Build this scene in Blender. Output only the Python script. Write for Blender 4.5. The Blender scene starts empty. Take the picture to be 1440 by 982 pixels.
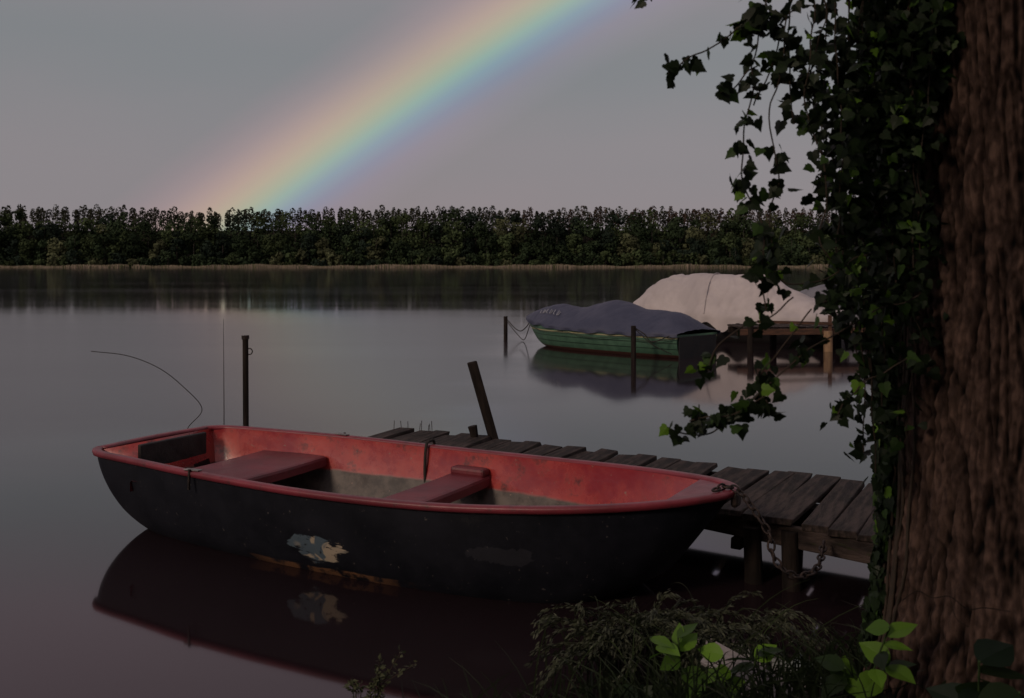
import bpy, math, random
import numpy as np
from mathutils import Vector, Matrix, noise as mn
random.seed(7); rng=np.random.default_rng(7)
scene=bpy.context.scene
COL=scene.collection
scene.view_settings.view_transform='Standard'
scene.view_settings.look='None'
scene.view_settings.exposure=0

# ------------------------------------------------------------ helpers
def link(ob,parent=None):
    COL.objects.link(ob)
    if parent: ob.parent=parent
    return ob
def empty(name,loc=(0,0,0),rot=0):
    e=bpy.data.objects.new(name,None); e.location=loc; e.rotation_euler=(0,0,rot); e.empty_display_size=.2
    return link(e)
def mesh(name,verts,faces,mat=None,parent=None,smooth=False,cols=None,loc=None):
    me=bpy.data.meshes.new(name)
    if isinstance(verts,np.ndarray): verts=verts.tolist()
    if isinstance(faces,np.ndarray): faces=faces.tolist()
    me.from_pydata(verts,[],faces); me.update()
    if cols is not None:
        a=me.color_attributes.new('Col','FLOAT_COLOR','POINT')
        c=np.ones((len(verts),4),dtype=np.float32); c[:,:3]=cols
        a.data.foreach_set('color',c.ravel())
    if smooth: me.polygons.foreach_set('use_smooth',[True]*len(me.polygons))
    ob=bpy.data.objects.new(name,me)
    if mat:
        for m in (mat if isinstance(mat,(list,tuple)) else [mat]): me.materials.append(m)
    if loc: ob.location=loc
    return link(ob,parent)
def tube(name,pts,r,mat,parent=None,radii=None,cyc=False):
    cu=bpy.data.curves.new(name,'CURVE'); cu.dimensions='3D'; cu.bevel_depth=r; cu.bevel_resolution=3; cu.use_fill_caps=True
    sp=cu.splines.new('POLY'); sp.points.add(len(pts)-1)
    for i,p in enumerate(pts):
        sp.points[i].co=(p[0],p[1],p[2],1)
        if radii: sp.points[i].radius=radii[i]
    sp.use_cyclic_u=cyc
    ob=bpy.data.objects.new(name,cu); cu.materials.append(mat)
    return link(ob,parent)
def smooth_path(pts,n=8):
    out=[];P=[Vector(p) for p in pts];P=[P[0]*2-P[1]]+P+[P[-1]*2-P[-2]]
    for i in range(1,len(P)-2):
        for k in range(n):
            t=k/n;a,b,c,d=P[i-1],P[i],P[i+1],P[i+2]
            out.append(.5*((2*b)+(c-a)*t+(2*a-5*b+4*c-d)*t*t+(3*b-a-3*c+d)*t**3))
    out.append(P[-2]); return out
def box(name,c,s,mat,parent=None,rot=(0,0,0),bevel=.006,jit=0):
    v=[];
    for z in(-.5,.5):
        for y in(-.5,.5):
            for x in(-.5,.5):
                v.append((x*s[0]+random.uniform(-jit,jit),y*s[1]+random.uniform(-jit,jit),z*s[2]+random.uniform(-jit,jit)*.4))
    f=[(0,2,3,1),(4,5,7,6),(0,1,5,4),(2,6,7,3),(0,4,6,2),(1,3,7,5)]
    ob=mesh(name,v,f,mat,parent); ob.location=c; ob.rotation_euler=rot
    if bevel:
        b=ob.modifiers.new('b','BEVEL'); b.width=bevel; b.segments=2
    return ob
def scatter(name,tv,tf,P,T,N,S,C,mat,parent=None):
    """instances of a small leaf template: tip dir T, normal N, size S, colour C"""
    tv=np.array(tv,float); tf=np.array(tf,int)
    T=T/np.linalg.norm(T,axis=1,keepdims=True)
    X=np.cross(T,N); X/= (np.linalg.norm(X,axis=1,keepdims=True)+1e-9)
    Z=np.cross(X,T)
    V=(tv[None,:,0,None]*X[:,None]+tv[None,:,1,None]*T[:,None]+tv[None,:,2,None]*Z[:,None])*S[:,None,None]+P[:,None]
    n,k=len(P),len(tv)
    F=(tf[None]+(np.arange(n)*k)[:,None,None]).reshape(-1,tf.shape[1])
    cols=np.repeat(C,k,axis=0)
    return mesh(name,V.reshape(-1,3),F,mat,parent,cols=cols)
def rdir(n):
    v=rng.normal(size=(n,3)); return v/np.linalg.norm(v,axis=1,keepdims=True)

# ------------------------------------------------------------ materials
def newmat(name):
    m=bpy.data.materials.new(name); m.use_nodes=True; nt=m.node_tree
    return m,nt,nt.nodes['Principled BSDF'],nt.nodes['Material Output']
def mth(nt,op,a,b=None,c=None):
    n=nt.nodes.new('ShaderNodeMath'); n.operation=op
    for i,v in enumerate((a,b,c)):
        if v is None: continue
        if isinstance(v,(int,float)): n.inputs[i].default_value=v
        else: nt.links.new(v,n.inputs[i])
    return n.outputs[0]
def mixc(nt,f,a,b):
    n=nt.nodes.new('ShaderNodeMix'); n.data_type='RGBA'
    for s,v in ((n.inputs[0],f),(n.inputs[6],a),(n.inputs[7],b)):
        if isinstance(v,(int,float)): s.default_value=v
        elif isinstance(v,tuple): s.default_value=(*v,1)
        else: nt.links.new(v,s)
    return n.outputs[2]
def coords(nt,stretch=(1,1,1)):
    tc=nt.nodes.new('ShaderNodeTexCoord'); mp=nt.nodes.new('ShaderNodeMapping')
    mp.inputs['Scale'].default_value=stretch; nt.links.new(tc.outputs['Object'],mp.inputs['Vector'])
    return mp.outputs[0]
def nz(nt,co,scale,detail=6,rough=.6,dist=0):
    n=nt.nodes.new('ShaderNodeTexNoise'); n.inputs['Scale'].default_value=scale
    n.inputs['Detail'].default_value=detail; n.inputs['Roughness'].default_value=rough; n.inputs['Distortion'].default_value=dist
    nt.links.new(co,n.inputs['Vector']); return n.outputs[0]
def rmp(nt,f,a,b):
    n=nt.nodes.new('ShaderNodeMapRange'); nt.links.new(f,n.inputs[0]); n.inputs[1].default_value=a; n.inputs[2].default_value=b
    n.interpolation_type='SMOOTHSTEP'
    return n.outputs[0]
def bump(nt,bs,h,strength,dist=.01):
    b=nt.nodes.new('ShaderNodeBump'); b.inputs['Strength'].default_value=strength; b.inputs['Distance'].default_value=dist
    nt.links.new(h,b.inputs['Height']); nt.links.new(b.outputs[0],bs.inputs['Normal'])
def M(name,c1,c2,scale=5,rough=.75,stretch=(1,1,1),bmp=.5,bscale=30,spec=.3,c3=None,metal=0,bd=.01):
    m,nt,bs,o=newmat(name); co=coords(nt,stretch)
    col=mixc(nt,rmp(nt,nz(nt,co,scale),.35,.65),c1,c2)
    if c3: col=mixc(nt,rmp(nt,nz(nt,co,scale*3.3,8,.7),.55,.7),col,c3)
    nt.links.new(col,bs.inputs['Base Color'])
    rr=nz(nt,co,scale*4); nt.links.new(mth(nt,'MULTIPLY_ADD',rr,.3,rough-.15),bs.inputs['Roughness'])
    bs.inputs['Specular IOR Level'].default_value=spec; bs.inputs['Metallic'].default_value=metal
    if bmp: bump(nt,bs,nz(nt,co,bscale,8,.65),bmp,bd)
    return m
def leafmat(name,trans=.25,rough=.5,spec=.25):
    m,nt,bs,o=newmat(name)
    a=nt.nodes.new('ShaderNodeAttribute'); a.attribute_name='Col'
    col=a.outputs['Color']
    nt.links.new(col,bs.inputs['Base Color']); bs.inputs['Roughness'].default_value=rough
    bs.inputs['Specular IOR Level'].default_value=spec
    if trans:
        t=nt.nodes.new('ShaderNodeBsdfTranslucent'); nt.links.new(col,t.inputs[0])
        mx=nt.nodes.new('ShaderNodeMixShader'); mx.inputs[0].default_value=trans
        nt.links.new(bs.outputs[0],mx.inputs[1]); nt.links.new(t.outputs[0],mx.inputs[2]); nt.links.new(mx.outputs[0],o.inputs[0])
    return m

mWood=M('weathered_wood',(.058,.042,.036),(.013,.010,.009),3,.8,(1,9,4),1,14,.2,c3=(.026,.030,.012))
mPost=M('wet_post_wood',(.022,.016,.013),(.009,.007,.006),4,.8,(6,6,1),.8,10,.15)
mBrown=M('brown_timber',(.10,.05,.03),(.05,.028,.02),4,.75,(1,6,6),.5,10)
mTan=M('tan_timber',(.28,.18,.10),(.16,.10,.06),4,.75,(5,5,1),.5,10)
mMetal=M('rusty_steel',(.05,.035,.03),(.02,.016,.015),30,.55,bmp=.4,bscale=80,metal=.5)
mRope=M('rope',(.02,.018,.016),(.04,.035,.03),60,.9)
mRim=M('red_rim_paint',(.21,.028,.042),(.13,.018,.026),3,.42,bmp=.15,bscale=60,spec=.45,c3=(.08,.026,.028))
mSeat=M('red_seat_paint',(.10,.016,.023),(.16,.027,.036),3,.5,bmp=.15,bscale=50,spec=.4,c3=(.07,.022,.022))
mDarkPanel=M('transom_panel',(.012,.012,.013),(.026,.024,.024),8,.6)
mWhite=M('white_tarpaulin',(.46,.415,.405),(.37,.335,.33),1.0,.7,bmp=.35,bscale=2,spec=.2,bd=.06)
mGrey=M('grey_tarpaulin',(.16,.16,.18),(.11,.11,.13),1.5,.65,bmp=.4,bscale=6,spec=.25,bd=.04)
mBlackHull=M('dark_hull',(.012,.012,.014),(.02,.018,.018),3,.5)
mLetter=M('white_lettering',(.30,.31,.34),(.22,.23,.26),9,.7)

def hullmat():
    m,nt,bs,o=newmat('navy_hull_paint'); tc=nt.nodes.new('ShaderNodeTexCoord'); co=tc.outputs['Object']
    sp=nt.nodes.new('ShaderNodeSeparateXYZ'); nt.links.new(co,sp.inputs[0]); x,y,z=sp.outputs
    n1=nz(nt,co,2.5,8,.65); col=mixc(nt,rmp(nt,n1,.3,.75),(.003,.004,.007),(.011,.012,.018))
    cs=coords(nt,(2,2,30)); sc=rmp(nt,nz(nt,cs,3,10,.75),.66,.74)
    col=mixc(nt,mth(nt,'MULTIPLY',sc,.45),col,(.05,.048,.05))
    cv=coords(nt,(26,26,2)); st=rmp(nt,nz(nt,cv,1,6,.7),.62,.75)
    col=mixc(nt,mth(nt,'MULTIPLY',st,.25),col,(.04,.038,.04))
    fl=rmp(nt,nz(nt,co,38,3,.5),.69,.74); col=mixc(nt,mth(nt,'MULTIPLY',fl,.6),col,(.10,.09,.085))
    def patch(cx,cz,sx,sz,amp,sc=(1,1,1)):
        dx=mth(nt,'POWER',mth(nt,'ABSOLUTE',mth(nt,'DIVIDE',mth(nt,'SUBTRACT',x,cx),sx)),2)
        dz=mth(nt,'POWER',mth(nt,'ABSOLUTE',mth(nt,'DIVIDE',mth(nt,'SUBTRACT',z,cz),sz)),2)
        d=mth(nt,'ADD',dx,dz); nn=mth(nt,'MULTIPLY',mth(nt,'SUBTRACT',nz(nt,coords(nt,sc),7,5,.6,.6),.5),amp)
        d=mth(nt,'ADD',d,nn); k=nt.nodes.new('ShaderNodeMapRange'); nt.links.new(d,k.inputs[0]); k.inputs[1].default_value=1.04;k.inputs[2].default_value=.86
        return mth(nt,'MULTIPLY',k.outputs[0],mth(nt,'LESS_THAN',y,0))
    pc=mixc(nt,rmp(nt,nz(nt,coords(nt,(1,1,1.6)),4,3,.5,1.0),.48,.53),(.33,.28,.21),(.07,.10,.125))
    pc=mixc(nt,rmp(nt,nz(nt,coords(nt,(.6,.6,2)),9,5,.6),.54,.59),pc,(.015,.018,.024))
    col=mixc(nt,patch(1.91,.175,.20,.085,4.4,(.7,.7,1.6)),col,pc)
    col=mixc(nt,mth(nt,'MULTIPLY',patch(3.15,.28,.2,.05,5),.25),col,(.05,.05,.06))
    bz=rmp(nt,mth(nt,'ADD',z,mth(nt,'MULTIPLY',nz(nt,co,5,4),.05)),.075,.065)
    bx=rmp(nt,mth(nt,'ABSOLUTE',mth(nt,'SUBTRACT',x,1.9)),.75,.25)
    col=mixc(nt,mth(nt,'MULTIPLY',mth(nt,'MULTIPLY',bz,bx),rmp(nt,nz(nt,co,6,6,.7),.45,.58)),col,(.14,.07,.035))
    nt.links.new(col,bs.inputs['Base Color'])
    nt.links.new(mth(nt,'MULTIPLY_ADD',n1,.35,.38),bs.inputs['Roughness']); bs.inputs['Specular IOR Level'].default_value=.22
    bump(nt,bs,nz(nt,co,9,8,.6),.2,.01)
    return m
def innermat():
    m,nt,bs,o=newmat('red_grey_interior'); tc=nt.nodes.new('ShaderNodeTexCoord'); co=tc.outputs['Object']
    sp=nt.nodes.new('ShaderNodeSeparateXYZ'); nt.links.new(co,sp.inputs[0]); z=sp.outputs[2]
    n1=nz(nt,co,3,8,.65)
    red=mixc(nt,rmp(nt,n1,.35,.65),(.24,.012,.020),(.44,.050,.034))
    red=mixc(nt,rmp(nt,nz(nt,co,6,8,.7),.52,.68),red,(.10,.012,.012))
    gr=mixc(nt,rmp(nt,nz(nt,co,7,8,.7),.35,.65),(.050,.044,.040),(.12,.10,.085))
    gr=mixc(nt,rmp(nt,nz(nt,co,3,8,.7),.5,.7),gr,(.03,.02,.018))
    zz=mth(nt,'ADD',z,mth(nt,'MULTIPLY',n1,.05))
    f=rmp(nt,zz,.31,.335)
    col=mixc(nt,f,gr,red)
    fl=rmp(nt,nz(nt,co,30,3,.5),.69,.74); col=mixc(nt,mth(nt,'MULTIPLY',fl,.6),col,(.3,.2,.15))
    nt.links.new(col,bs.inputs['Base Color'])
    rr=mth(nt,'MULTIPLY_ADD',n1,.4,.08); nt.links.new(mth(nt,'ADD',rr,mth(nt,'MULTIPLY',mth(nt,'SUBTRACT',1.0,f),.4)),bs.inputs['Roughness']); bs.inputs['Specular IOR Level'].default_value=.7
    nt.links.new(mth(nt,'MULTIPLY',f,.8),bs.inputs['Coat Weight']); bs.inputs['Coat Roughness'].default_value=.22
    bump(nt,bs,nz(nt,co,4,4,.5),.3,.02)
    return m
def greenhull():
    m,nt,bs,o=newmat('green_hull_paint'); tc=nt.nodes.new('ShaderNodeTexCoord'); co=tc.outputs['Object']
    sp=nt.nodes.new('ShaderNodeSeparateXYZ'); nt.links.new(co,sp.inputs[0]); z=sp.outputs[2]
    col=mixc(nt,rmp(nt,nz(nt,co,4,8,.7),.3,.7),(.035,.085,.055),(.065,.14,.09))
    def band(a,b):
        return mth(nt,'MULTIPLY',mth(nt,'GREATER_THAN',z,a),mth(nt,'LESS_THAN',z,b))
    col=mixc(nt,mth(nt,'MULTIPLY',band(.39,.415),.8),col,(.36,.32,.18))
    col=mixc(nt,band(.29,.31),col,(.014,.035,.022)); col=mixc(nt,band(.17,.19),col,(.014,.035,.022))
    col=mixc(nt,band(-.2,.06),col,(.05,.02,.015))
    nt.links.new(col,bs.inputs['Base Color']); bs.inputs['Roughness'].default_value=.5
    return m
def bluetarp():
    m,nt,bs,o=newmat('blue_tarpaulin'); tc=nt.nodes.new('ShaderNodeTexCoord'); co=tc.outputs['Object']
    col=mixc(nt,rmp(nt,nz(nt,co,2,6),.3,.7),(.035,.041,.072),(.053,.058,.092))
    nt.links.new(col,bs.inputs['Base Color']); bs.inputs['Roughness'].default_value=.6; bs.inputs['Specular IOR Level'].default_value=.3
    bump(nt,bs,nz(nt,co,3,5,.6),.5,.04); return m

# ------------------------------------------------------------ world, sun
w=bpy.data.worlds.new('World'); scene.world=w; w.use_nodes=True; nt=w.node_tree; nt.nodes.clear()
out=nt.nodes.new('ShaderNodeOutputWorld')
sky=nt.nodes.new('ShaderNodeTexSky'); sky.sky_type='NISHITA'; sky.sun_disc=False
sky.sun_elevation=math.radians(27); sky.sun_rotation=math.radians(223); sky.dust_density=3
hs=nt.nodes.new('ShaderNodeHueSaturation'); hs.inputs['Saturation'].default_value=.15; nt.links.new(sky.outputs[0],hs.inputs['Color'])
b1=nt.nodes.new('ShaderNodeBackground'); b1.inputs[1].default_value=.008; nt.links.new(hs.outputs[0],b1.inputs[0])
tc=nt.nodes.new('ShaderNodeTexCoord'); sp=nt.nodes.new('ShaderNodeSeparateXYZ'); nt.links.new(tc.outputs['Generated'],sp.inputs[0])
cr=nt.nodes.new('ShaderNodeValToRGB'); cr.color_ramp.interpolation='EASE'
nzw=nt.nodes.new('ShaderNodeTexNoise'); nzw.inputs['Scale'].default_value=2.6; nzw.inputs['Detail'].default_value=4
mpw=nt.nodes.new('ShaderNodeMapping'); mpw.inputs['Scale'].default_value=(1,1,3); nt.links.new(tc.outputs['Generated'],mpw.inputs[0]); nt.links.new(mpw.outputs[0],nzw.inputs['Vector'])
f=mth(nt,'ADD',sp.outputs[2],mth(nt,'MULTIPLY',mth(nt,'SUBTRACT',nzw.outputs[0],.5),.12)); nt.links.new(f,cr.inputs[0])
e=cr.color_ramp.elements; e[0].position=0; e[0].color=(.265,.222,.233,1)
e[1].position=1; e[1].color=(.29,.255,.275,1)
for p,c in ((.09,(.232,.212,.225)),(.20,(.190,.199,.212)),(.36,(.30,.235,.265)),(.6,(.30,.245,.27))):
    x=e.new(p); x.color=(*c,1)
b2=nt.nodes.new('ShaderNodeBackground'); b2.inputs[1].default_value=1; nt.links.new(cr.outputs[0],b2.inputs[0])
ad=nt.nodes.new('ShaderNodeAddShader'); nt.links.new(b1.outputs[0],ad.inputs[0]); nt.links.new(b2.outputs[0],ad.inputs[1]); nt.links.new(ad.outputs[0],out.inputs[0])
L=bpy.data.lights.new('sun','SUN'); L.energy=1.25; L.angle=math.radians(10); L.color=(1,.78,.62)
so=bpy.data.objects.new('sun',L); link(so)
sd=Vector((-.57,-.60,.42)).normalized(); so.rotation_euler=sd.to_track_quat('Z','Y').to_euler(); so.location=(-20,-20,20)

# ------------------------------------------------------------ camera
cam=bpy.data.cameras.new('camera'); cam.lens=35; cam.sensor_width=36; cam.shift_y=-121/1440; cam.clip_end=9000; cam.clip_start=.05
cam.dof.use_dof=True; cam.dof.focus_distance=8; cam.dof.aperture_fstop=5.6
co_=bpy.data.objects.new('camera',cam); link(co_); co_.location=(0,0,1.9); co_.rotation_euler=(math.radians(90),0,0)
scene.camera=co_

# ------------------------------------------------------------ ground
def shore(x):
    if x<-.6: return 3.75+.15*(x+.6)
    if x<2.3: return 3.75+.45*(x+.6)
    return 5.05+1.5*(x-2.3)
def gz(x,y):
    if y<200:
        s=min(shore(x),60)-y
        t=max(0,min(1,(s+.8)/2.2)); t=t*t*(3-2*t)
        z=-.7+1.22*t
        if y<30: z+=.05*mn.noise(Vector((x*1.3,y*1.3,0)))
        return z+max(0,-y-2)*.03
    t=max(0,min(1,(y-392)/10)); z=-.7+1.3*t
    if y>402: z+=min(6,(y-402)*.14)
    if y>444: z+=min(10,(y-444)*1.0)
    return z
ys=list(np.arange(-12,12,.2))+[14,17,22,30,50,90,150,220,300,370,385,390,394,398,402,406,412,420,435,444,448,454,460,480,600,900,1500,2600]
xs=[-2600,-1200,-600,-300,-150,-80,-40,-20,-12]+list(np.arange(-8,8,.2))+[9,12,20,40,80,150,300,600,1200,2600]
V=[(x,y,gz(x,y)) for y in ys for x in xs]; nx=len(xs)
F=[(j*nx+i,j*nx+i+1,(j+1)*nx+i+1,(j+1)*nx+i) for j in range(len(ys)-1) for i in range(nx-1)]
mGround=M('earth_bank',(.018,.014,.010),(.010,.010,.006),3,.9,bmp=.8,bscale=20,bd=.03,spec=.1)
mesh('ground',V,F,mGround,smooth=True)

# ------------------------------------------------------------ water
m,nt,bs,o=newmat('lake_water')
bs.inputs['Base Color'].default_value=(.015,.009,.011,1); bs.inputs['IOR'].default_value=1.6
bs.inputs['Specular IOR Level'].default_value=.5; bs.inputs['Specular Tint'].default_value=(1,.90,.93,1)
# calm water; rougher patch added on the left to blur the rainbow's reflection
tcw=nt.nodes.new('ShaderNodeTexCoord'); sw=nt.nodes.new('ShaderNodeSeparateXYZ'); nt.links.new(tcw.outputs['Object'],sw.inputs[0])
co2=coords(nt,(.02,.10,1)); wn=rmp(nt,nz(nt,co2,1.0,4,.55),.35,.7)
wob=mth(nt,'MULTIPLY',mth(nt,'SUBTRACT',nz(nt,coords(nt,(.15,.3,1)),1.0,3),.5),6)
yy=mth(nt,'ADD',sw.outputs[1],wob); xx=mth(nt,'ADD',sw.outputs[0],mth(nt,'MULTIPLY',wob,.5))
pm=mth(nt,'MULTIPLY',mth(nt,'MULTIPLY',rmp(nt,yy,7.5,12),rmp(nt,yy,46,27)),mth(nt,'MULTIPLY',rmp(nt,xx,1.2,-1.2),rmp(nt,xx,-34,-18)))
r0=mth(nt,'MULTIPLY_ADD',wn,.02,.055)
nt.links.new(mth(nt,'MULTIPLY_ADD',pm,.15,r0),bs.inputs['Roughness'])
co3=coords(nt,(.5,.9,1)); bump(nt,bs,nz(nt,co3,1.0,2,.5),.03,.03)
WV=[(-1500,-12,0),(1500,-12,0),(1500,420,0),(-1500,420,0)]
mesh('lake_water',WV,[(0,1,2,3)],m)

# ------------------------------------------------------------ rainbow (arc about the antisolar point)
ax=Vector((.511,.42,-.75)).normalized(); e1=ax.orthogonal().normalized(); e2=ax.cross(e1)
prof=[(-4.4,(0,0,0)),(-3.4,(.016,.009,.018)),(-2.5,(.026,.014,.042)),(-1.7,(.010,.03,.088)),(-.95,(.012,.09,.130)),(-.3,(.055,.165,.11)),(.3,(.13,.17,.065)),(.95,(.19,.145,.05)),(1.6,(.19,.105,.045)),(2.3,(.14,.066,.04)),(3.1,(.075,.03,.026)),(4.0,(.028,.008,.010)),(5.0,(0,0,0))]
V=[];C=[];F=[];NP=400;R=1400
ct=math.degrees(math.acos(.239)); npf=len(prof)
for i in range(NP):
    ph=2*math.pi*i/NP
    for a,c in prof:
        th=math.radians(ct+a); d=ax*math.cos(th)+(e1*math.cos(ph)+e2*math.sin(ph))*math.sin(th)
        V.append(tuple(d*R)); C.append([k*1.08 for k in c])
for i in range(NP):
    for j in range(npf-1):
        q=(i*npf+j,i*npf+j+1,((i+1)%NP)*npf+j+1,((i+1)%NP)*npf+j)
        if all(V[k][2]>3 for k in q): F.append(q)
m,nt,bs,o=newmat('rainbow_light'); nt.nodes.remove(bs)
a=nt.nodes.new('ShaderNodeAttribute'); a.attribute_name='Col'; em=nt.nodes.new('ShaderNodeEmission'); nt.links.new(a.outputs['Color'],em.inputs[0])
tr=nt.nodes.new('ShaderNodeBsdfTransparent'); ad=nt.nodes.new('ShaderNodeAddShader'); nt.links.new(em.outputs[0],ad.inputs[0]); nt.links.new(tr.outputs[0],ad.inputs[1]); nt.links.new(ad.outputs[0],o.inputs[0])
mesh('rainbow',V,F,m,cols=np.array(C),smooth=True)

# ------------------------------------------------------------ forest
P=[];S=[];C=[];NN=[];TR=[]
def tree(x,y,H,cr_,base,kind,n):
    z0=gz(x,y)
    if kind=='pine':
        k=n; h=rng.uniform(.40,1,k); rr=cr_*np.sqrt(np.clip(1-((h-.6)/.42)**2,.01,1)); a=rng.uniform(0,6.28,k)
        rr=rr*rng.uniform(.5,1,k)
        p=np.stack([x+rr*np.cos(a),y+rr*np.sin(a),z0+h*H],1); P.append(p); S.append(rng.uniform(.45,.9,k))
        NN.append(np.stack([np.cos(a),np.sin(a),(h-.5)*2],1))
        C.append(np.array(base)*(rng.uniform(.7,1.3,(k,1))))
    else:
        nl=rng.integers(12,18); k=n//nl
        for _ in range(nl):
            a=rng.uniform(0,6.28); hh=rng.uniform(.05,.84); q=math.sqrt(max(0,1-(max(0,hh-.35)/.6)**2))
            c=np.array([x+cr_*.75*q*math.cos(a)*rng.uniform(.3,1),y+cr_*.75*q*math.sin(a),z0+H*hh])
            lr=cr_*rng.uniform(.28,.50); d=rdir(k); d[:,2]=d[:,2]*.8+.15
            p=c+d*lr*rng.uniform(.85,1.06,(k,1)); p[:,2]=np.minimum(p[:,2],z0+H)
            P.append(p); S.append(rng.uniform(.6,1.2,k)); NN.append(d)
            sh=rng.uniform(.7,1.3)
            C.append(np.clip(np.array(base)*sh*rng.uniform(.85,1.15,(k,1)),0,1))
    TR.append((x,y,z0,H*.8,.25))
def gcol():
    t=random.random()
    if t<.45: b=(.024,.037,.018)
    elif t<.72: b=(.043,.060,.026)
    elif t<.86: b=(.016,.025,.017)
    else: b=(.070,.078,.040)
    s=random.uniform(.65,1.2); return tuple(c*s for c in b)
def row(y,dy,sp,H,R,kind,n,f=.02,amp=2,col=None):
    x=-300
    while x<300:
        x+=random.uniform(*sp); tree(x,y+random.uniform(-dy,dy),random.uniform(*H)+amp*mn.noise(Vector((x*f,y,0))),random.uniform(*R),col(x) if col else gcol(),kind,n)
row(400,2,(3,6),(2.5,8),(2.2,4),'d',200,.04,2)
row(406,2,(5,9),(8,16),(4.0,6.5),'d',750,.05,5)
row(414,3,(5,9),(14,21),(4.5,7.5),'d',750,.03,4)
row(424,3,(5,11),(18.0,22.6),(4.5,8),'d',750,.03,4)
pc_=lambda x:(.050,.036,.028) if (x>0 and random.random()<.55) else (.030,.032,.021)
row(436,4,(1.8,3.4),(17.6,20.8),(1.3,2.3),'pine',190,.012,2.2,pc_)
row(456,4,(2.0,3.8),(8.6,11.6),(1.3,2.2),'pine',110,.012,2.0,pc_)
P=np.concatenate(P);S=np.concatenate(S);C=np.concatenate(C);NN=np.concatenate(NN)
N=NN+rdir(len(P))*.3; N/=np.linalg.norm(N,axis=1,keepdims=True)
mForest=leafmat('forest_foliage',0,.9,.05)
clump=[(-.5,0,0),(-.15,.42,.1),(.2,.5,-.05),(.55,.1,.05),(.3,-.35,0),(-.2,-.5,.08)]
forest=empty('forest')
scatter('foliage',clump,[(0,1,2,3,4,5)],P,rdir(len(P)),N,S,C,mForest,forest)
V=[];F=[]
for (x,y,z,h,r) in TR:
    b=len(V)
    for k,(zz,rr) in enumerate(((z-.5,r),(z+h,r*.3))):
        for i in range(5): V.append((x+rr*math.cos(i*1.257),y+rr*math.sin(i*1.257),zz))
    for i in range(5): F.append((b+i,b+(i+1)%5,b+5+(i+1)%5,b+5+i))
mesh('trunks',V,F,M('forest_bark',(.03,.024,.02),(.05,.042,.036),2),forest)
# reeds
n=34000
X=rng.uniform(-290,290,n); Y=rng.uniform(390,398,n)+2*np.sin(X*.03)-np.where(X<-150,10,0); H=rng.uniform(.7,1.35,n)*(1+.2*np.sin(X*.11)+.15*np.sin(X*.37+1))
T=np.stack([rng.normal(0,.1,n),rng.normal(0,.1,n),np.ones(n)],1); N=np.stack([rng.normal(0,.5,n),-np.ones(n),np.zeros(n)],1)
base=np.array([.27,.22,.165]); C=base*rng.uniform(.6,1.15,(n,1)); gm=(rng.random(n)<.25); C[gm]=np.array([.08,.09,.04])
scatter('reed_bed',[(-.07,0,0),(.07,0,0),(.06,.7,0),(0,1,0),(-.06,.7,0)],[(0,1,2,3,4)],np.stack([X,Y,np.full(n,-.1)],1),T,N,H,C,leafmat('reed_leaf',0,.8,.1))

# ------------------------------------------------------------ boats
def smoothinterp(A,B):
    A=np.array(A);B=np.array(B)
    def f(a):
        i=int(np.clip(np.searchsorted(A,a)-1,0,len(A)-2)); h=A[i+1]-A[i]; t=min(1,max(0,(a-A[i])/h))
        m0=(B[i+1]-B[i-1])/(A[i+1]-A[i-1]) if i>0 else (B[1]-B[0])/h
        m1=(B[i+2]-B[i])/(A[i+2]-A[i]) if i+2<len(A) else (B[-1]-B[-2])/h
        return (2*t**3-3*t*t+1)*B[i]+(t**3-2*t*t+t)*h*m0+(-2*t**3+3*t*t)*B[i+1]+(t**3-t*t)*h*m1
    return f
class Boat:
    def __init__(s,A,W,Rz,K,srake,brake,ex=.42,ez=1.35,sp=1.4):
        s.A=A; s.w=smoothinterp(A,W); s.r=smoothinterp(A,Rz); s.k=smoothinterp(A,K); s.sr=srake; s.br=brake; s.ex=ex; s.ez=ez; s.sp=sp
        s.a0,s.a1=A[0],A[-1]
    def sect(s,a,q,inset=0,floor=None):
        ph=q*math.pi/2; w=max(.0,s.w(a)-inset); r,k=s.r(a),s.k(a)
        y=w*max(0,math.cos(ph))**s.ex; zf=1-math.sin(ph)**s.ez; z=k+(r-k)*zf
        ts=max(0,1-(a-s.a0)/.9); tb=max(0,1-(s.a1-a)/1.3); ts=ts*ts; tb=tb*tb*(3-2*tb)
        x=a+s.sr*ts*(1-zf)**s.sp-s.br*tb*(1-zf)**1.1
        if floor is not None: z=max(z,floor)
        return x,y,z
    def shell(s,name,mat,parent,inset=0,floor=None,n=90,m=22,a0=None,a1=None,flip=False):
        a0=s.a0 if a0 is None else a0; a1=s.a1 if a1 is None else a1
        V=[];F=[]; K=2*m+1
        for i in range(n+1):
            t=i/n; t=.5-.5*math.cos(math.pi*t); a=a0+(a1-a0)*t
            for j in range(-m,m+1):
                q=1-abs(j)/m; q=q**.85
                x,y,z=s.sect(a,q,inset,floor); V.append((x,y if j>0 else -y,z))
        for i in range(n):
            for j in range(K-1):
                f=(i*K+j,(i+1)*K+j,(i+1)*K+j+1,i*K+j+1); F.append(f[::-1] if not flip else f)
        F.append(tuple(range(K)) if not flip else tuple(range(K))[::-1])
        return mesh(name,V,F,mat,parent,smooth=True)
    def rimpath(s,n=110,inset=0):
        side=[]
        for i in range(n+1):
            t=.5-.5*math.cos(math.pi*i/n); a=s.a0+(s.a1-s.a0)*t
            side.append((a,max(0,s.w(a)-inset),s.r(a)))
        tr=[(s.a0-.03*(1-(k/5)**2),s.w(s.a0)*k/6,s.r(s.a0)) for k in range(-5,6)]
        return tr+side+[(x,-y,z) for x,y,z in side[::-1][1:]]
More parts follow.
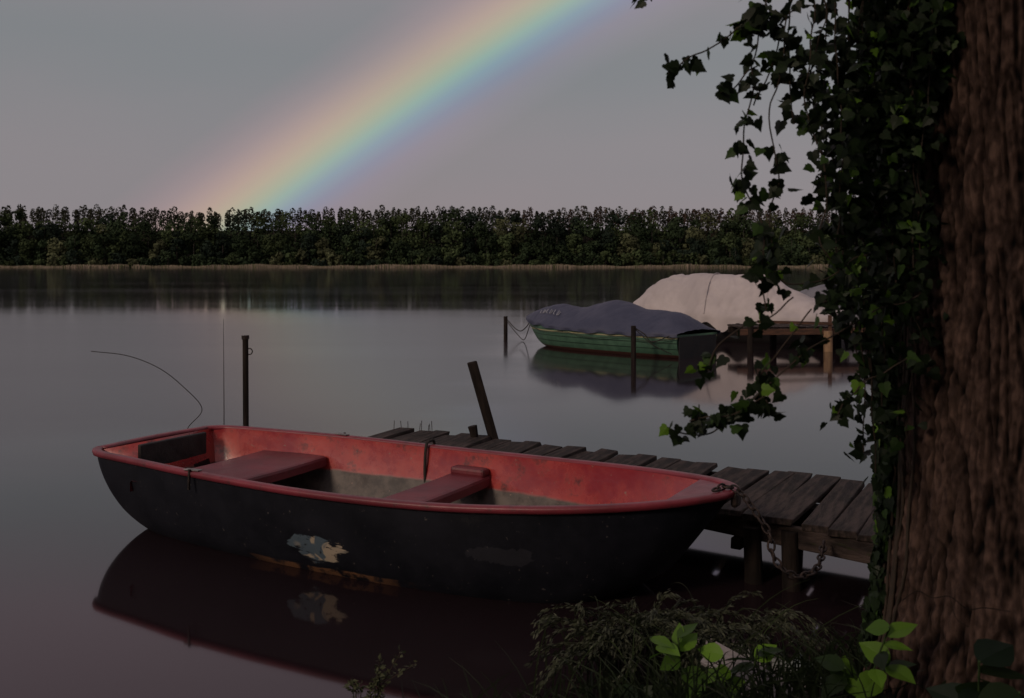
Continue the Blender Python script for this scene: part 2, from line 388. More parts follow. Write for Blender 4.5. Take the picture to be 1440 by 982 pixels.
def sweep(name,path,profile,mat,parent):
    P=[Vector(p) for p in path]; V=[];F=[]; k=len(profile)
    Q=[]
    for p in P:
        if not Q or (p-Q[-1]).length>.004: Q.append(p)
    P=Q;n=len(P)
    for i in range(n):
        t=(P[(i+1)%n]-P[i-1]); t.z=0; t.normalize(); nn=Vector((-t.y,t.x,0))
        for (u,v) in profile: V.append(tuple(P[i]+nn*u+Vector((0,0,v))))
    for i in range(n):
        for j in range(k): F.append((i*k+j,((i+1)%n)*k+j,((i+1)%n)*k+(j+1)%k,i*k+(j+1)%k))
    return mesh(name,V,F,mat,parent,smooth=True)

# --- red / navy rowing boat
rb=empty('rowing_boat',(-2.5,7.55,0),math.atan2(-.483,.876))
A=[-.29,-.24,-.14,.25,1.0,1.9,2.7,3.3,3.7,4.0,4.15,4.22,4.25]
W=[.52,.575,.63,.685,.77,.80,.755,.64,.50,.335,.20,.10,.0]
RZ=[.55,.55,.55,.548,.54,.53,.54,.565,.59,.615,.63,.635,.64]
KZ=[.01,.0,-.02,-.07,-.10,-.12,-.12,-.09,-.03,.06,.13,.18,.22]
B=Boat(A,W,RZ,KZ,.36,.32,ex=.34,ez=1.6,sp=2.0)
B.shell('hull',hullmat(),rb)
B.shell('interior',innermat(),rb,inset=.035,floor=.06,a0=-.24,a1=4.2,flip=True)
prof8=[(-.034,.0),(-.030,.012),(-.016,.017),(.016,.017),(.028,.012),(.032,0),(.026,-.020),(.005,-.028),(-.028,-.02)]
sweep('gunwale_rim',B.rimpath(),prof8,mRim,rb)
def thwart(name,a0,a1,z,lip):
    V=[];F=[];n=24
    for i in range(n+1):
        t=-1+2*i/n
        w=(B.w((a0+a1)/2)-.05)*t; zz=z-.012*(1-t*t)
        for (x,dz) in ((a0,-lip),(a0,-.012),(a0+.012,0),(a1-.03,0),(a1-.008,-.006),(a1,-.022),(a1,-lip)): V.append((x,w,zz+dz))
    for i in range(n):
        for j in range(6): F.append((i*7+j,i*7+j+1,(i+1)*7+j+1,(i+1)*7+j))
    return mesh(name,V,F,mSeat,rb,smooth=False)
thwart('stern_thwart',.22,.84,.40,.075)
thwart('middle_thwart',1.98,2.28,.39,.075)
box('thwart_support',(2.13,.0,.20),(.05,.3,.34),mSeat,rb)
box('middle_thwart_bracket',(2.13,.69,.41),(.28,.10,.06),mSeat,rb,bevel=.02)
box('floor_boards',(3.0,0,.10),(1.0,.6,.03),M('floor_board',(.12,.11,.10),(.2,.18,.16),5),rb)
V=[(4.2,0,.645)];
for a in (4.17,4.05,3.96): V+= [(a,B.w(a)-.03,B.r(a)+.004),(a,-B.w(a)+.03,B.r(a)+.004)]
mesh('bow_breasthook',V,[(0,1,2),(1,3,4,2),(3,5,6,4)],mRim,rb)
box('transom_panel',(-.205,.10,.43),(.035,.66,.22),mDarkPanel,rb,bevel=.01)
mPlate=M('galvanised_plate',(.25,.24,.23),(.12,.11,.11),20,.5,metal=.5)
for y,a in ((-1,.92),(1,.92)):
    box('oarlock_plate',(a,y*(B.w(a)+.0),B.r(a)+.022),(.12,.045,.008),mPlate,rb,rot=(0,0,-.1*y),bevel=.003)
    tube('oarlock_pin',[(a,y*(B.w(a)+.03),B.r(a)+.03),(a,y*(B.w(a)+.035),B.r(a)-.10)],.009,mMetal,rb)
wa=B.w(1.72); tube('strap',smooth_path([(1.72,wa-.07,.25),(1.72,wa-.075,.40),(1.72,wa-.055,.55),(1.72,wa,.575),(1.72,wa+.05,.55),(1.73,wa+.05,.35)]),.011,mRope,rb)
box('rub_block',(4.265,0,.60),(.04,.10,.09),mMetal,rb,bevel=.02)

# --- chain
def chain(name,pts,parent=None,link_l=.05,r=.005):
    P=smooth_path(pts,20); acc=0; last=P[0]; links=[P[0]]
    for p in P[1:]:
        acc+=(p-last).length; last=p
        if acc>=link_l*.72: links.append(p); acc=0
    V=[];F=[]
    for i in range(len(links)-1):
        a,b=links[i],links[i+1]; t=(b-a).normalized(); up=Vector((0,0,1)) if abs(t.z)<.9 else Vector((1,0,0))
        s=t.cross(up).normalized(); u=s.cross(t)
        if i%2: s,u=u,s
        c=(a+b)/2; nb=len(V); n1,n2=12,6
        for j in range(n1):
            an=2*math.pi*j/n1; dx=t*math.cos(an)*link_l*.5+s*math.sin(an)*link_l*.3; rad=(t*math.cos(an)+s*math.sin(an)).normalized()
            for k in range(n2):
                bn=2*math.pi*k/n2; V.append(tuple(c+dx+rad*math.cos(bn)*r+u*math.sin(bn)*r))
        for j in range(n1):
            for k in range(n2): F.append((nb+j*n2+k,nb+((j+1)%n1)*n2+k,nb+((j+1)%n1)*n2+(k+1)%n2,nb+j*n2+(k+1)%n2))
    return mesh(name,V,F,mMetal,parent,smooth=True)
chain('mooring_chain',[(1.10,5.42,.66),(1.17,5.48,.67),(1.24,5.42,.655),(1.30,5.30,.57),(1.36,5.25,.46),(1.37,5.22,.36),(1.46,5.18,.27),(1.62,5.3,.27),(1.74,5.55,.34)],link_l=.06,r=.0065)

# --- wooden dock (foreground)
dock=empty('wooden_dock')
F0,F1=Vector((-1.0,9.10)),Vector((3.7,5.98)); N0,N1=Vector((-1.25,8.52)),Vector((2.9,4.55))
npl=33
for i in range(npl):
    t=(i+.5)/npl
    f_=F0.lerp(F1,t)+Vector((random.uniform(-.03,.03),random.uniform(-.07,.07))); n_=N0.lerp(N1,t)+Vector((random.uniform(-.02,.02),random.uniform(-.03,.03)))
    ang=random.uniform(-.02,.02)
    d=f_-n_; L_=d.length; c=(f_+n_)/2
    wdt=(F1-F0).length/npl*math.sin(abs((F1-F0).angle(d)))-random.uniform(.006,.02)
    box('plank_%d'%(i+1),(c.x,c.y,.385+random.uniform(-.01,.01)),(L_,wdt,.038),mWood,dock,rot=(random.uniform(-.05,.05),random.uniform(-.012,.012),math.atan2(d.y,d.x)+ang),bevel=.006,jit=.009)
def beam(name,a,b,zc,wd,ht,mat=mPost):
    a=Vector(a);b=Vector(b);d=b-a; c=(a+b)/2
    return box(name,(c.x,c.y,zc),(d.length,wd,ht),mat,dock,rot=(0,0,math.atan2(d.y,d.x)),bevel=.008,jit=.004)
beam('near_bearer',(0.75,6.66),(2.9,4.64),.30,.06,.12,mWood)
beam('near_bearer_left',(-1.2,8.5),(0.74,6.67),.30,.06,.12)
beam('far_bearer',(-.95,8.98),(3.5,5.98),.30,.06,.12)
beam('middle_bearer',(-1.0,8.70),(3.2,5.25),.30,.16,.12)
beam('cross_beam',(1.35,6.02),(1.95,6.95),.20,.07,.07); beam('cross_beam_2',(2.1,5.3),(2.7,6.4),.20,.07,.07)
k=0
for (x,y,h) in ((1.43,5.93,.33),(1.62,5.80,.34),(2.05,5.42,.33),(1.95,6.88,.33),(.7,7.65,.33),(.6,6.85,.2),(-.3,8.45,.33),(2.8,6.2,.33),(-1.02,8.75,.33)):
    k+=1; tube('pile_%d'%k,[(x,y,-.8),(x+.01,y,0),(x,y,h)],.055,mPost,dock,radii=[1,1,.93])
tube('stub_post',[(-.32,8.55,.2),(-.325,8.55,.43),(-.34,8.55,.50)],.035,mPost,dock,radii=[1,1,1.2])
for i in range(9):
    x=random.uniform(-1.1,-.2); y=9.08-.67*(x+1.0)-.05; tube('nail_%d'%i,[(x,y,.38),(x+random.uniform(-.01,.01),y,.44+random.uniform(0,.06))],.003,mMetal,dock)
mp=empty('mooring_post')
box('post',(-.165,8.62,.40),(.085,.075,1.34),mPost,mp,rot=(0,math.radians(-15.7),0),bevel=.01,jit=.008)
mp2=empty('mooring_post'); tube('post',[(-2.40,9.0,-.6),(-2.405,9,.3),(-2.41,9,1.23)],.026,mPost,mp2)
tube('cap',[(-2.41,9,1.21),(-2.411,9,1.245)],.034,mMetal,mp2)
ring=[(-2.375+.028*math.cos(t),9,1.10+.028*math.sin(t)) for t in np.linspace(0,6.28,14)[:-1]]; tube('ring',ring,.005,mMetal,mp2,cyc=True)
st=empty('bent_reed_stem'); tube('stem',smooth_path([(-2.92,8.8,.30),(-2.86,8.8,.45),(-2.74,8.8,.61),(-2.90,8.8,.80),(-3.12,8.8,.97),(-3.40,8.8,1.08),(-3.72,8.8,1.12)]),.0035,mRope,st)
rd=empty('fishing_rod'); tube('rod',[(-2.56,8.85,-.2),(-2.56,8.85,.6),(-2.565,8.85,1.40)],.004,mRope,rd,radii=[1.4,1,.4])

# --- green covered rowing boat
gb=empty('rowing_boat',(3.75,20.15,0),math.radians(135))
A2=[0,.3,1.0,2.0,3.0,3.7,4.2,4.5,4.7,4.76]; W2=[.72,.76,.82,.85,.80,.64,.42,.24,.08,0]
R2=[.47,.47,.47,.47,.49,.52,.55,.57,.585,.59]; K2=[-.08,-.1,-.12,-.12,-.1,-.05,.0,.06,.12,.16]
G=Boat(A2,W2,R2,K2,.04,.30)
G.shell('hull',greenhull(),gb)
box('transom_board',(-.012,0,.2),(.02,1.30,.46),mBlackHull,gb)
def tarp(name,B_,ridge,mat,parent,over=.05,drop=.12,n=130,m=54,amp=.025,seed=0,a0=None,a1=None,ex=1.7,crease=1.0):
    a0=B_.a0-.05 if a0 is None else a0; a1=B_.a1+.03 if a1 is None else a1
    rf=smoothinterp(*ridge); V=[];F=[]
    for i in range(n+1):
        a=a0+(a1-a0)*i/n; aa=min(max(a,B_.a0),B_.a1); w_=B_.w(aa)+over; r=B_.r(aa)+.03; h=rf(a)
        for j in range(m+1):
            t=-1.0+2*j/m; u=t*1.14
            if abs(u)<=1:
                y=w_*u; z=r+(h-r)*(1-abs(u)**ex)
                fold=amp*mn.noise(Vector((a*1.3+seed,y*1.0,seed)))-amp*crease*(1-min(1,abs(mn.noise(Vector((a*1.6+y*.9,y*.8,3+seed)))*7)))*(1-abs(u)*.5)
                fold-=amp*.6*crease*(1-min(1,abs(mn.noise(Vector((a*3.5-y*1.5,y*1.8,8+seed)))*6)))
                z+=fold; y+=fold*.6*(1 if u>0 else -1)*abs(u)
            else:
                dr=drop*(1+.6*mn.noise(Vector((a*2.5+seed,9,0)))); q=(abs(u)-1)/.14
                y=math.copysign(w_+.02*math.sin(a*13+seed)*q,u); z=r-dr*q
            V.append((a,y,z))
    for i in range(n):
        for j in range(m): F.append((i*(m+1)+j,(i+1)*(m+1)+j,(i+1)*(m+1)+j+1,i*(m+1)+j+1))
    return mesh(name,V,F,mat,parent,smooth=True)
mBlue=bluetarp()
RG=([-.1,.0,.35,.7,1.35,2.0,2.5,2.9,3.3,3.7,4.2,4.6,4.8],[.50,.62,.84,.91,.96,1.10,1.02,.92,.93,.975,.87,.75,.66])
tarp('tarpaulin',G,RG,mBlue,gb,drop=.07,amp=.014)
tube('tarp_lacing',smooth_path([(.0,.76,.40),(.6,.86,.33),(1.2,.90,.40),(2,.92,.33),(2.8,.88,.41),(3.6,.72,.38),(4.3,.44,.48)]),.006,mRope,gb)
rf=smoothinterp(*RG)
def tp(a,u):
    w_=G.w(a)+.05; r=G.r(a)+.03; return (a,w_*u,r+(rf(a)-r)*(1-abs(u)**1.7)+.02)
for k in range(6):
    a=4.05-k*.13; j=.02*(k%2)
    tube('lettering_%d'%k,[tp(a,.52),tp(a-.03,.66+j),tp(a-.08,.68),tp(a-.07,.54+j)][:(4 if k%2 else 3)],.010,mLetter,gb)
mp3=empty('mooring_post'); tube('post',[(-.16,25,-.8),(-.16,25,.56)],.05,mPost,mp3)
tube('mooring_line',smooth_path([(-.14,25,.50),(.05,24.8,.30),(.2,24.3,.24),(.32,23.9,.34),(.42,23.55,.50)]),.012,mRope,mp3)
tube('mooring_line_2',smooth_path([(-.14,25,.45),(.15,24.6,.12),(.3,24.1,.05),(.42,23.55,.42)]),.010,mRope,mp3)
mp4=empty('mooring_post'); tube('post',[(2.38,19.5,-.8),(2.38,19.5,.67)],.05,mPost,mp4)
tube('mooring_line',smooth_path([(2.42,19.5,.62),(2.6,19.5,.5),(2.75,19.55,.35),(3.1,19.6,.46)]),.011,mRope,mp4)
tube('mooring_line_2',smooth_path([(2.42,19.5,.60),(2.75,19.5,.30),(3.15,19.62,.10)]),.009,mRope,mp4)

# --- white covered boat
wb=empty('covered_motorboat',(7.85,23.7,0),math.atan2(2.3,-4.7))
A3=[0,.4,1.4,2.8,3.8,4.5,4.95,5.15,5.22]; W3=[.92,.98,1.05,1.05,.92,.66,.36,.16,0]
R3=[.62,.62,.62,.64,.68,.72,.76,.78,.79]; K3=[-.1,-.12,-.14,-.14,-.1,0,.1,.2,.26]
WB=Boat(A3,W3,R3,K3,.05,.4); WB.shell('hull',mBlackHull,wb)
RW=([-.1,.3,.7,1.1,1.45,1.6,2.3,3.2,3.9,4.35,4.7,5.0,5.25],[.75,.92,1.10,1.30,1.46,1.56,1.62,1.64,1.62,1.50,1.30,1.06,.84])
tarp('tarpaulin',WB,RW,mWhite,wb,over=.07,drop=.30,amp=.045,seed=4,ex=2.3)
for a in (1.55,3.0):
    w_=WB.w(a)+.07; r_=WB.r(a)+.03; h_=smoothinterp(*RW)(a)
    tube('seam',[(a+.05*math.sin(u*2),w_*u,r_+(h_-r_)*(1-abs(u)**2.3)+.004) for u in np.linspace(-1,1,30)],.012,mWhite,wb)
gb2=empty('covered_motorboat',(11.8,25.2,0),math.atan2(1.2,-3.5))
R4=[.55]*9; WB2=Boat(A3,W3,R4,K3,.05,.4); WB2.shell('hull',mBlackHull,gb2)
tarp('tarpaulin',WB2,([-.1,.3,1.3,2.2,3.1,3.8,4.6,5.1,5.25],[.6,.8,1.15,1.3,1.28,1.32,1.05,.8,.66]),mGrey,gb2,over=.07,drop=.25,amp=.05,seed=9,ex=2.2)
# --- rear jetty
jt=empty('wooden_dock')
for i in range(26):
    x=5.0+i*.2; box('plank_%d'%(i+1),(x,21.5+.12*(x-5)+.4,.50+random.uniform(-.01,.01)),(.17,1.1,.04),mWood,jt,rot=(0,0,.12),jit=.006)
box('front_bearer',(7.4,21.58,.42),(5.2,.07,.13),mBrown,jt,rot=(0,0,.12)); box('back_bearer',(7.4,22.5,.42),(5.2,.07,.13),mPost,jt,rot=(0,0,.12))
for i,(x,y,r,mm) in enumerate(((5.1,21.3,.07,mPost),(6.78,21.35,.10,mTan),(5.9,22.5,.08,mPost),(8.2,21.7,.08,mPost),(7.4,22.6,.08,mPost))):
    tube('pile_%d'%i,[(x,y,-.8),(x,y,.44 if i else .62)],r,mm,jt)
box('rail',(6.1,21.35,.62),(1.7,.08,.06),mBrown,jt,rot=(0,.03,.1)); box('rail_post',(5.4,21.35,.55),(.07,.07,.3),mPost,jt); box('rail_post_2',(6.85,21.45,.6),(.07,.07,.35),mBrown,jt)

# ------------------------------------------------------------ foreground tree
TX,TY=1.69,3.30
def trad(z): return .385+.15*math.exp(-(z-.35)/.38)+.02*math.sin(z*1.7)
def tpos(z): return TX+.03*math.sin(z*1.1)-.012*(z-1.5), TY
tree_e=empty('tree')
nth,nzz=560,600; V=[];C=[]
for j in range(nzz+1):
    z=.1+3.6*j/nzz; R=trad(z); cx,cy=tpos(z)
    for i in range(nth):
        th=2*math.pi*i/nth; c,s=math.cos(th),math.sin(th)
        w_=mn.noise(Vector((c*3,s*3,z*3)))*1.3
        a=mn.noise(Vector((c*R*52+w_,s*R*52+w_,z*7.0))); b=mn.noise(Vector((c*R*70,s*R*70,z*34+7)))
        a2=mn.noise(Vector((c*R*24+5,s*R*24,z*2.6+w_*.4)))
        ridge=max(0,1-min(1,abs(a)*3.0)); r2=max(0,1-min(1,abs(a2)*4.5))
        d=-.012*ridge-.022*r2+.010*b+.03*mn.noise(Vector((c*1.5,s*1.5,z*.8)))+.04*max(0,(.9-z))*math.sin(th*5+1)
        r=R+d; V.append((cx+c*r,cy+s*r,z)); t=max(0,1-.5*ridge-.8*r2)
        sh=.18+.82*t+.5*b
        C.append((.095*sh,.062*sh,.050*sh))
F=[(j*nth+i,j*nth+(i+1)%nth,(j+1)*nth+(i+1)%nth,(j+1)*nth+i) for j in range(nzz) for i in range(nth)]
m,nt,bs,o=newmat('bark'); at=nt.nodes.new('ShaderNodeAttribute'); at.attribute_name='Col'
co=coords(nt,(1,1,.35)); mu=nt.nodes.new('ShaderNodeMix'); mu.data_type='RGBA'; mu.blend_type='MULTIPLY'; mu.inputs[0].default_value=1
nt.links.new(at.outputs['Color'],mu.inputs[6]); nt.links.new(mixc(nt,rmp(nt,nz(nt,co,35,8,.7),.3,.7),(.5,.5,.53),(1.5,1.45,1.4)),mu.inputs[7])
nt.links.new(mu.outputs[2],bs.inputs['Base Color']); bs.inputs['Roughness'].default_value=.9; bs.inputs['Specular IOR Level'].default_value=.12
bump(nt,bs,nz(nt,co,90,8,.75),.9,.012)
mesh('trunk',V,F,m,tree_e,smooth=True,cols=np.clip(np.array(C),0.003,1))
mB=M('limb_bark',(.05,.035,.028),(.03,.022,.018),8,.9,bmp=.8,bscale=20)
tube('upper_trunk',[(1.68,3.3,3.6),(1.66,3.0,5),(1.3,2.2,7),(1.0,1.5,9)],.38,mB,tree_e,radii=[1,.85,.6,.3])
for i,p in enumerate([[(1.75,3.2,4.0),(.2,3.0,4.9),(-1.6,2.6,5.3)],[(1.75,3.1,4.2),(3.2,2.6,5.2),(4.8,2.0,5.8)],[(1.6,2.8,4.6),(.9,.6,5.4),(.2,-1.5,5.8)],[(1.6,2.6,5.2),(-.4,1,6.4),(-2,-.6,6.8)]]):
    tube('limb_%d'%i,smooth_path(p),.14,mB,tree_e,radii=[1-.08*k/2 for k in range(len(smooth_path(p)))])
n=6000
P=np.stack([rng.uniform(-3.0,6,n),rng.uniform(-4.5,3.7,n),rng.uniform(3.5,6.8,n)],1)
cl=np.array([mn.noise(Vector(p)*.8) for p in P]); P=P[cl>-.12]; n=len(P)
C=np.array([.03,.055,.018])*rng.uniform(.6,1.5,(n,1))
leaf4=[(0,0,0),(.3,.4,.03),(0,1,-.05),(-.3,.4,.03)]
mCan=leafmat('canopy_leaf',0)
scatter('crown',leaf4,[(0,1,2,3)],P,rdir(n),rdir(n)+np.array([0,0,1.]),rng.uniform(.16,.30,n),C,mCan,tree_e)
# unseen trees behind the viewpoint, added to cut frontal light on the foreground
n=4000
P=np.stack([rng.uniform(-14,14,n),rng.uniform(-9.5,-6,n),rng.uniform(.3,6.5,n)],1); C=np.array([.03,.05,.018])*rng.uniform(.6,1.4,(n,1))
bt=empty('unseen_woodland')
scatter('foliage',leaf4,[(0,1,2,3)],P,rdir(n),rdir(n),rng.uniform(.5,.9,n),C,mCan,bt)
for i in range(9): tube('trunk_%d'%i,[(-13+i*3.2,-8,0),(-13+i*3.2+.3,-8,9)],.2,mB,bt)

# ------------------------------------------------------------ ivy
ivy_o=[(0,.0),(.18,-.10),(.40,-.06),(.52,.10),(.42,.26),(.46,.42),(.28,.56),(.12,.80),(0,1.0),(-.12,.80),(-.28,.56),(-.46,.42),(-.42,.26),(-.52,.10),(-.40,-.06),(-.18,-.10)]
tvI=[(0,.3,0)]+[(x,y,-.18*abs(x)-.10*max(0,y-.5)) for x,y in ivy_o]; tfI=[(0,i,i%16+1) for i in range(1,17)]
iP=[];iT=[];iN=[];iS=[];iC=[]
def icol(bright=.06):
    t=random.random()
    if t<bright: return (.11,.22,.022)
    if t<bright+.10: return (.035,.075,.015)
    s=random.uniform(.6,1.4); return (.013*s,.024*s,.009*s)
def addleaf(p,t,n,s,c): iP.append(p);iT.append(t);iN.append(n);iS.append(s);iC.append(c)
ivy=empty('ivy'); mVine=M('vine_stem',(.03,.024,.018),(.05,.035,.025),30,.9)
def strand(pts,dens=34,size=(.024,.048),spread=.016,bright=.04,r=.0022):
    dens*=1.45
    P=smooth_path(pts,10)
    P=[p+Vector((mn.noise(p*9),mn.noise(p*9+Vector((5,0,0))),mn.noise(p*9+Vector((0,7,0)))))*.025 for p in P]
    tube('stem',P,r,mVine,ivy)
    L_=sum((P[i+1]-P[i]).length for i in range(len(P)-1)); k=int(L_*dens); ph=random.uniform(0,9)
    for q in range(k+5):
        i=random.randrange(len(P)-1) if q<k else len(P)-2-(q-k)
        if q<k and mn.noise(P[i]*11+Vector((ph,0,0)))<-.22: continue
        p=P[i].lerp(P[i+1],random.random())+Vector([random.gauss(0,spread) for _ in range(3)])
        t=Vector((random.uniform(-1,1),random.uniform(-.5,.5),random.uniform(-1.4,.2))); n_=Vector((random.uniform(-1.2,1.2),-1+random.uniform(-.3,1.2),random.uniform(-.5,1.2)))
        addleaf(tuple(p),tuple(t),tuple(n_),random.uniform(*size),icol(bright))
y0=2.8
def S_(l,**k): strand([(x,y0+dy,z) for x,z,dy in l],**k)
S_([(.96,2.80,.1),(.78,2.62,.02),(.64,2.565,0),(.53,2.48,0),(.436,2.434,0)],dens=46)
S_([(.74,2.72,0),(.68,2.48,0),(.67,2.30,0),(.65,2.15,0),(.70,2.0,0),(.716,1.78,0)],dens=54)
S_([(.80,2.76,0),(.75,2.40,.03),(.76,2.18,.03),(.72,2.04,0),(.73,1.90,0)],dens=56)
S_([(.88,2.76,.05),(.84,2.40,.05),(.89,2.18,.05),(.86,1.96,.02),(.94,1.84,.02),(.87,1.79,0)],dens=58)
S_([(.69,2.46,0),(.62,2.40,0),(.576,2.39,-.02)],dens=60)
S_([(.72,2.62,0),(.66,2.58,0)],dens=60,bright=.3,size=(.045,.07))
S_([(1.22,1.80,.2),(1.0,1.72,.1),(.80,1.62,.02),(.70,1.54,0),(.60,1.46,0),(.53,1.42,0),(.43,1.434,0)],dens=66,bright=.10)
S_([(.74,1.55,0),(.64,1.50,-.03),(.56,1.47,-.03),(.50,1.46,-.03)],dens=60)
S_([(1.20,1.62,.2),(.99,1.52,.1),(.93,1.46,.05)],dens=50)
S_([(.80,1.80,0),(.66,1.73,0),(.58,1.67,0),(.56,1.60,0)],dens=48,bright=.12)
S_([(.84,1.76,0),(.76,1.66,0),(.70,1.58,0),(.74,1.48,0)],dens=48,bright=.08)
S_([(.54,2.75,0),(.40,2.645,0),(.35,2.635,0)],dens=14,size=(.022,.036))
S_([(.72,1.90,0),(.80,1.84,0),(.92,1.88,.03),(1.08,1.95,.1)],dens=56,bright=.12)
S_([(.95,2.9,.1),(.94,2.5,.1),(.97,2.2,.1),(.95,1.98,.1),(1.0,1.7,.1)],dens=80,spread=.025)
S_([(.90,2.9,.1),(.90,2.6,.08),(.86,2.45,.08),(.90,2.3,.1),(.90,2.1,.1)],dens=60,spread=.022)
S_([(.84,2.9,.1),(.80,2.6,.08),(.80,2.42,.08),(.83,2.3,.08)],dens=54,spread=.02)
S_([(.78,2.9,.1),(.72,2.7,.05),(.76,2.55,.05),(.70,2.35,.05)],dens=54,spread=.02)
for k in range(15):
    x=.98+.02*k; z1=random.uniform(1.15,2.0)
    S_([(x,2.95,.25),(x+random.uniform(-.05,.05),2.5,.25),(x+random.uniform(-.04,.05),2.15,.3),(x+.06,z1,.35)],dens=75,spread=.03,bright=.04)
# clinging ivy: hugs the left-hand side of the trunk
for _ in range(11500):
    z=random.uniform(.55,3.3); R=trad(z); cx,cy=tpos(z)
    up=min(1,max(0,(z-1.9)/.7))
    th=math.radians(random.gauss(152+16*up,16+14*up))
    if math.degrees(th)>172+45*up+10*mn.noise(Vector((z*3,4,0))): continue
    keep=1 if z>1.7 else .40+.5*(z-.55)/1.15
    if random.random()>keep: continue
    if mn.noise(Vector((th*2.2,z*3,1)))<-.32: continue
    off=random.uniform(.01,.05+.10*min(1,max(0,(z-1.0)/1.2)))
    o_=Vector((math.cos(th),math.sin(th),0)); p=Vector((cx,cy,z))+o_*(R+off)
    t=Vector((-math.sin(th)*random.uniform(-.8,.8),math.cos(th)*random.uniform(-.8,.8),-1+random.uniform(-.3,.6)))
    n_=o_+Vector([random.gauss(0,.5) for _ in range(3)])+Vector((-.2,-.5,.3))
    addleaf(tuple(p),tuple(t),tuple(n_),random.uniform(.028,.056),icol(.03))
for k in range(10):
    th=math.radians(random.uniform(150,190)); pts=[]
    z=.5
    while z<3.4:
        cx,cy=tpos(z); R=trad(z)+.012; pts.append((cx+R*math.cos(th),cy+R*math.sin(th),z)); th+=random.uniform(-.09,.09); z+=.2
    tube('clinging_stem',smooth_path(pts,4),.005,mVine,ivy)
mIvy=leafmat('ivy_leaf',.25,.5,.22)
scatter('leaves',tvI,tfI,np.array(iP),np.array(iT),np.array(iN),np.array(iS),np.array(iC),mIvy,ivy)

# ------------------------------------------------------------ bank plants
class Ribbons:
    def __init__(s): s.V=[];s.F=[];s.C=[]
    def blade(s,pts,w,c):
        b=len(s.V); n=len(pts)
        for i,p in enumerate(pts):
            q=pts[min(i+1,n-1)]-pts[max(i-1,0)]; sd=q.cross(Vector((.3,-1,.2))).normalized()
            ww=w*(1-(i/(n-1))**1.6)*.5+.0004
            s.V+= [tuple(p-sd*ww),tuple(p+sd*ww)]; s.C+=[c,c]
        for i in range(n-1): s.F.append((b+2*i,b+2*i+1,b+2*i+3,b+2*i+2))
def arc(root,h,lean,droop,n=9):
    out=[]
    for i in range(n):
        t=i/(n-1); out.append(Vector((root[0]+lean[0]*t**1.6,root[1]+lean[1]*t**1.6,root[2]+h*(t*1.6-droop*t*t))))
    return out
rb_=Ribbons(); hP=[];hT=[];hS=[];hC=[]
for k in range(170):
    cx=random.choice([.42,.62,.85,1.0]); root=(cx+random.gauss(0,.13),4.45+random.gauss(0,.13)+(cx-.4)*.2,.0)
    h=random.uniform(.38,.60); lean=(random.uniform(-.40,.34),random.uniform(-.35,.1))
    A_=arc(root,h,lean,random.uniform(.9,1.35),12); s=random.uniform(.6,1.4); c=(.018*s,.023*s,.012*s)
    rb_.blade(A_,.008,c)
    if random.random()<.65:
        for i in range(6,12):
            for _ in range(9):
                p=A_[i-1].lerp(A_[i],random.random()); hP.append(tuple(p+Vector([random.gauss(0,.006) for _ in range(3)])))
                t=(A_[i]-A_[i-1]).normalized()+Vector((random.uniform(-.5,.5),random.uniform(-.5,.5),random.uniform(-.8,.1))); hT.append(tuple(t)); hS.append(random.uniform(.018,.038)); q=random.uniform(.5,1.5); hC.append((.055*q,.062*q,.038*q))
for k in range(3400):
    x=random.uniform(-.5,3.2); y=shore(x)-random.uniform(-.15,1.6)
    if (x-TX)**2+(y-TY)**2<.25: continue
    z=max(gz(x,y),-.05); h=random.uniform(.08,.24)
    s=random.uniform(.5,1.4); c=(.012*s,.020*s,.007*s)
    rb_.blade(arc((x,y,z),h,(random.gauss(0,.1),random.gauss(0,.1)),random.uniform(.5,1.0),6),.007,c)
for k in range(40):
    x=random.uniform(0,1.5); y=shore(x)-random.uniform(-.1,.5); s=random.uniform(.8,2)
    rb_.blade(arc((x,y,max(gz(x,y),0)),random.uniform(.25,.5),(random.gauss(0,.2),random.gauss(0,.1)),random.uniform(.5,.9),10),.006,(.03*s,.045*s,.018*s))
mGrass=leafmat('grass_blade',.2,.6)
gr=empty('grass'); mesh('blades',rb_.V,rb_.F,mGrass,gr,cols=np.array(rb_.C))
n=len(hP); scatter('seed_heads',[(0,0,0),(.16,.4,0),(0,1,0),(-.16,.4,0)],[(0,1,2,3)],np.array(hP),np.array(hT),rdir(n),np.array(hS),np.array(hC),mGrass,gr)
ov=[(0,0),(.14,.05),(.30,.22),(.36,.42),(.30,.62),(.17,.82),(0,1.06),(-.17,.82),(-.30,.62),(-.36,.42),(-.30,.22),(-.14,.05)]
tvB=[(0,.45,0)]+[(x,y,.12*abs(x)-.12*(y-.45)**2) for x,y in ov]; tfB=[(0,i,i%12+1) for i in range(1,13)]
mHS=M('herb_stem',(.05,.09,.02),(.03,.06,.02),10)
def herb(name,stems,size,cols,seed):
    random.seed(seed); e_=empty(name); P=[];T=[];N=[];S=[];C=[]
    for (root,tip) in stems:
        a=Vector(root);b=Vector(tip); mid=(a+b)/2+Vector((random.uniform(-.03,.03),0,.03))
        pth=smooth_path([a,mid,b],6); tube('stem',pth,.003,mHS,e_)
        for k in range(random.randint(4,6)):
            p=pth[-1-int(k*1.3)] if k*1.3<len(pth) else pth[0]; an=random.uniform(0,6.28)
            t=Vector((math.cos(an),math.sin(an)*.7-.1,random.uniform(-.6,.4))); P.append(tuple(p)); T.append(tuple(t)); N.append((random.gauss(0,.6),-.45+random.gauss(0,.5),1)); S.append(random.uniform(*size)); c=random.choice(cols); s=random.uniform(.6,1.2); C.append(tuple(q*s for q in c))
    scatter('leaves',tvB,tfB,np.array(P),np.array(T),np.array(N),np.array(S),np.array(C),leafmat(name+'_leaf',.4,.5),e_)
G1=(.15,.30,.03);G2=(.07,.15,.02);G3=(.022,.045,.013)
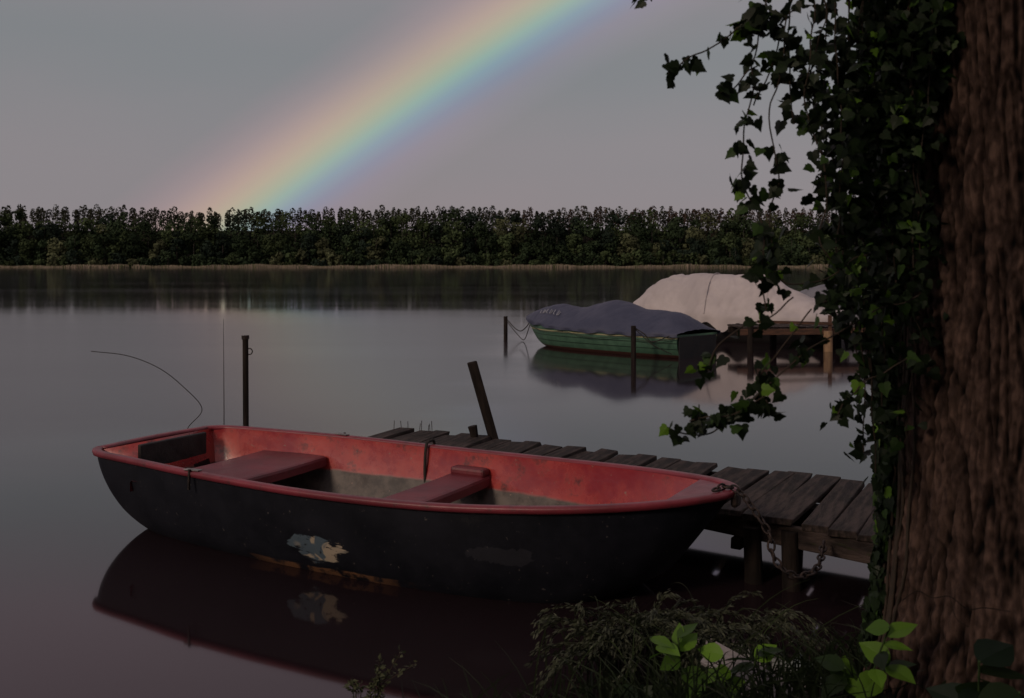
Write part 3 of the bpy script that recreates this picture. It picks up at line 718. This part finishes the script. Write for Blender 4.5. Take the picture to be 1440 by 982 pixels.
herb('broadleaf_herb',[((.62,3.35,.3),(.55,3.3,.66)),((.7,3.4,.3),(.70,3.3,.60)),((.8,3.4,.3),(.80,3.25,.64)),((.9,3.4,.3),(.62,3.25,.54)),((.7,3.3,.3),(.46,3.3,.66))],(.06,.105),[G1,G1,G2,G2,G3],3)
herb('broadleaf_herb',[((1.05,3.2,.4),(1.02,3.05,.66)),((1.15,3.2,.4),(1.12,2.95,.72)),((1.1,3.1,.4),(1.10,2.9,.84)),((1.2,3.1,.4),(1.0,2.9,.58))],(.07,.11),[G1,G1,G2,G3],5)
herb('broadleaf_herb',[((1.35,2.8,.4),(1.22,2.6,.86)),((1.4,2.8,.4),(1.30,2.55,.80))],(.10,.14),[(.016,.032,.018),G3],8)
herb('broadleaf_herb',[((1.0,3.3,.3),(.9,3.2,.48)),((.8,3.2,.3),(.75,3.0,.52)),((1.1,3.0,.3),(1.1,2.8,.60)),((.5,3.6,.25),(.45,3.5,.40))],(.06,.10),[G3,G2,G3],11)
random.seed(12)
sh=empty('water_edge_herb'); P=[];T=[];S=[];C=[]
for k in range(7):
    x=-.58+random.gauss(0,.06); pth=smooth_path([(x,4.25,-.1),(x+random.gauss(0,.02),4.22,.08),(x+random.gauss(0,.06),4.2,.16+random.uniform(-.04,.10))],6); tube('stem',pth,.002,mVine,sh)
    for p in pth[3:]:
        for _ in range(5): P.append(tuple(p+Vector([random.gauss(0,.008) for _ in range(3)])));T.append((random.gauss(0,1),random.gauss(0,1),random.uniform(-.3,1)));S.append(random.uniform(.015,.03)); C.append((.08,.09,.045))
scatter('leaves',leaf4,[(0,1,2,3)],np.array(P),np.array(T),rdir(len(P)),np.array(S),np.array(C),mGrass,sh)
box('wooden_board',(.86,3.62,.40),(.34,.11,.02),M('pale_board',(.28,.26,.26),(.2,.18,.18),5,.8,(1,8,1)),None,rot=(.5,.25,-.7),bevel=.004)
tw=empty('dry_twig')
tube('twig',smooth_path([(1.12,2.86,.93),(1.16,2.85,.96),(1.20,2.84,.945),(1.24,2.82,.955),(1.29,2.82,.92),(1.33,2.80,.93),(1.40,2.80,.92)]),.0013,mPost,tw)
tube('twig_side',smooth_path([(1.24,2.82,.955),(1.25,2.80,.90),(1.28,2.79,.88)]),.001,mPost,tw)
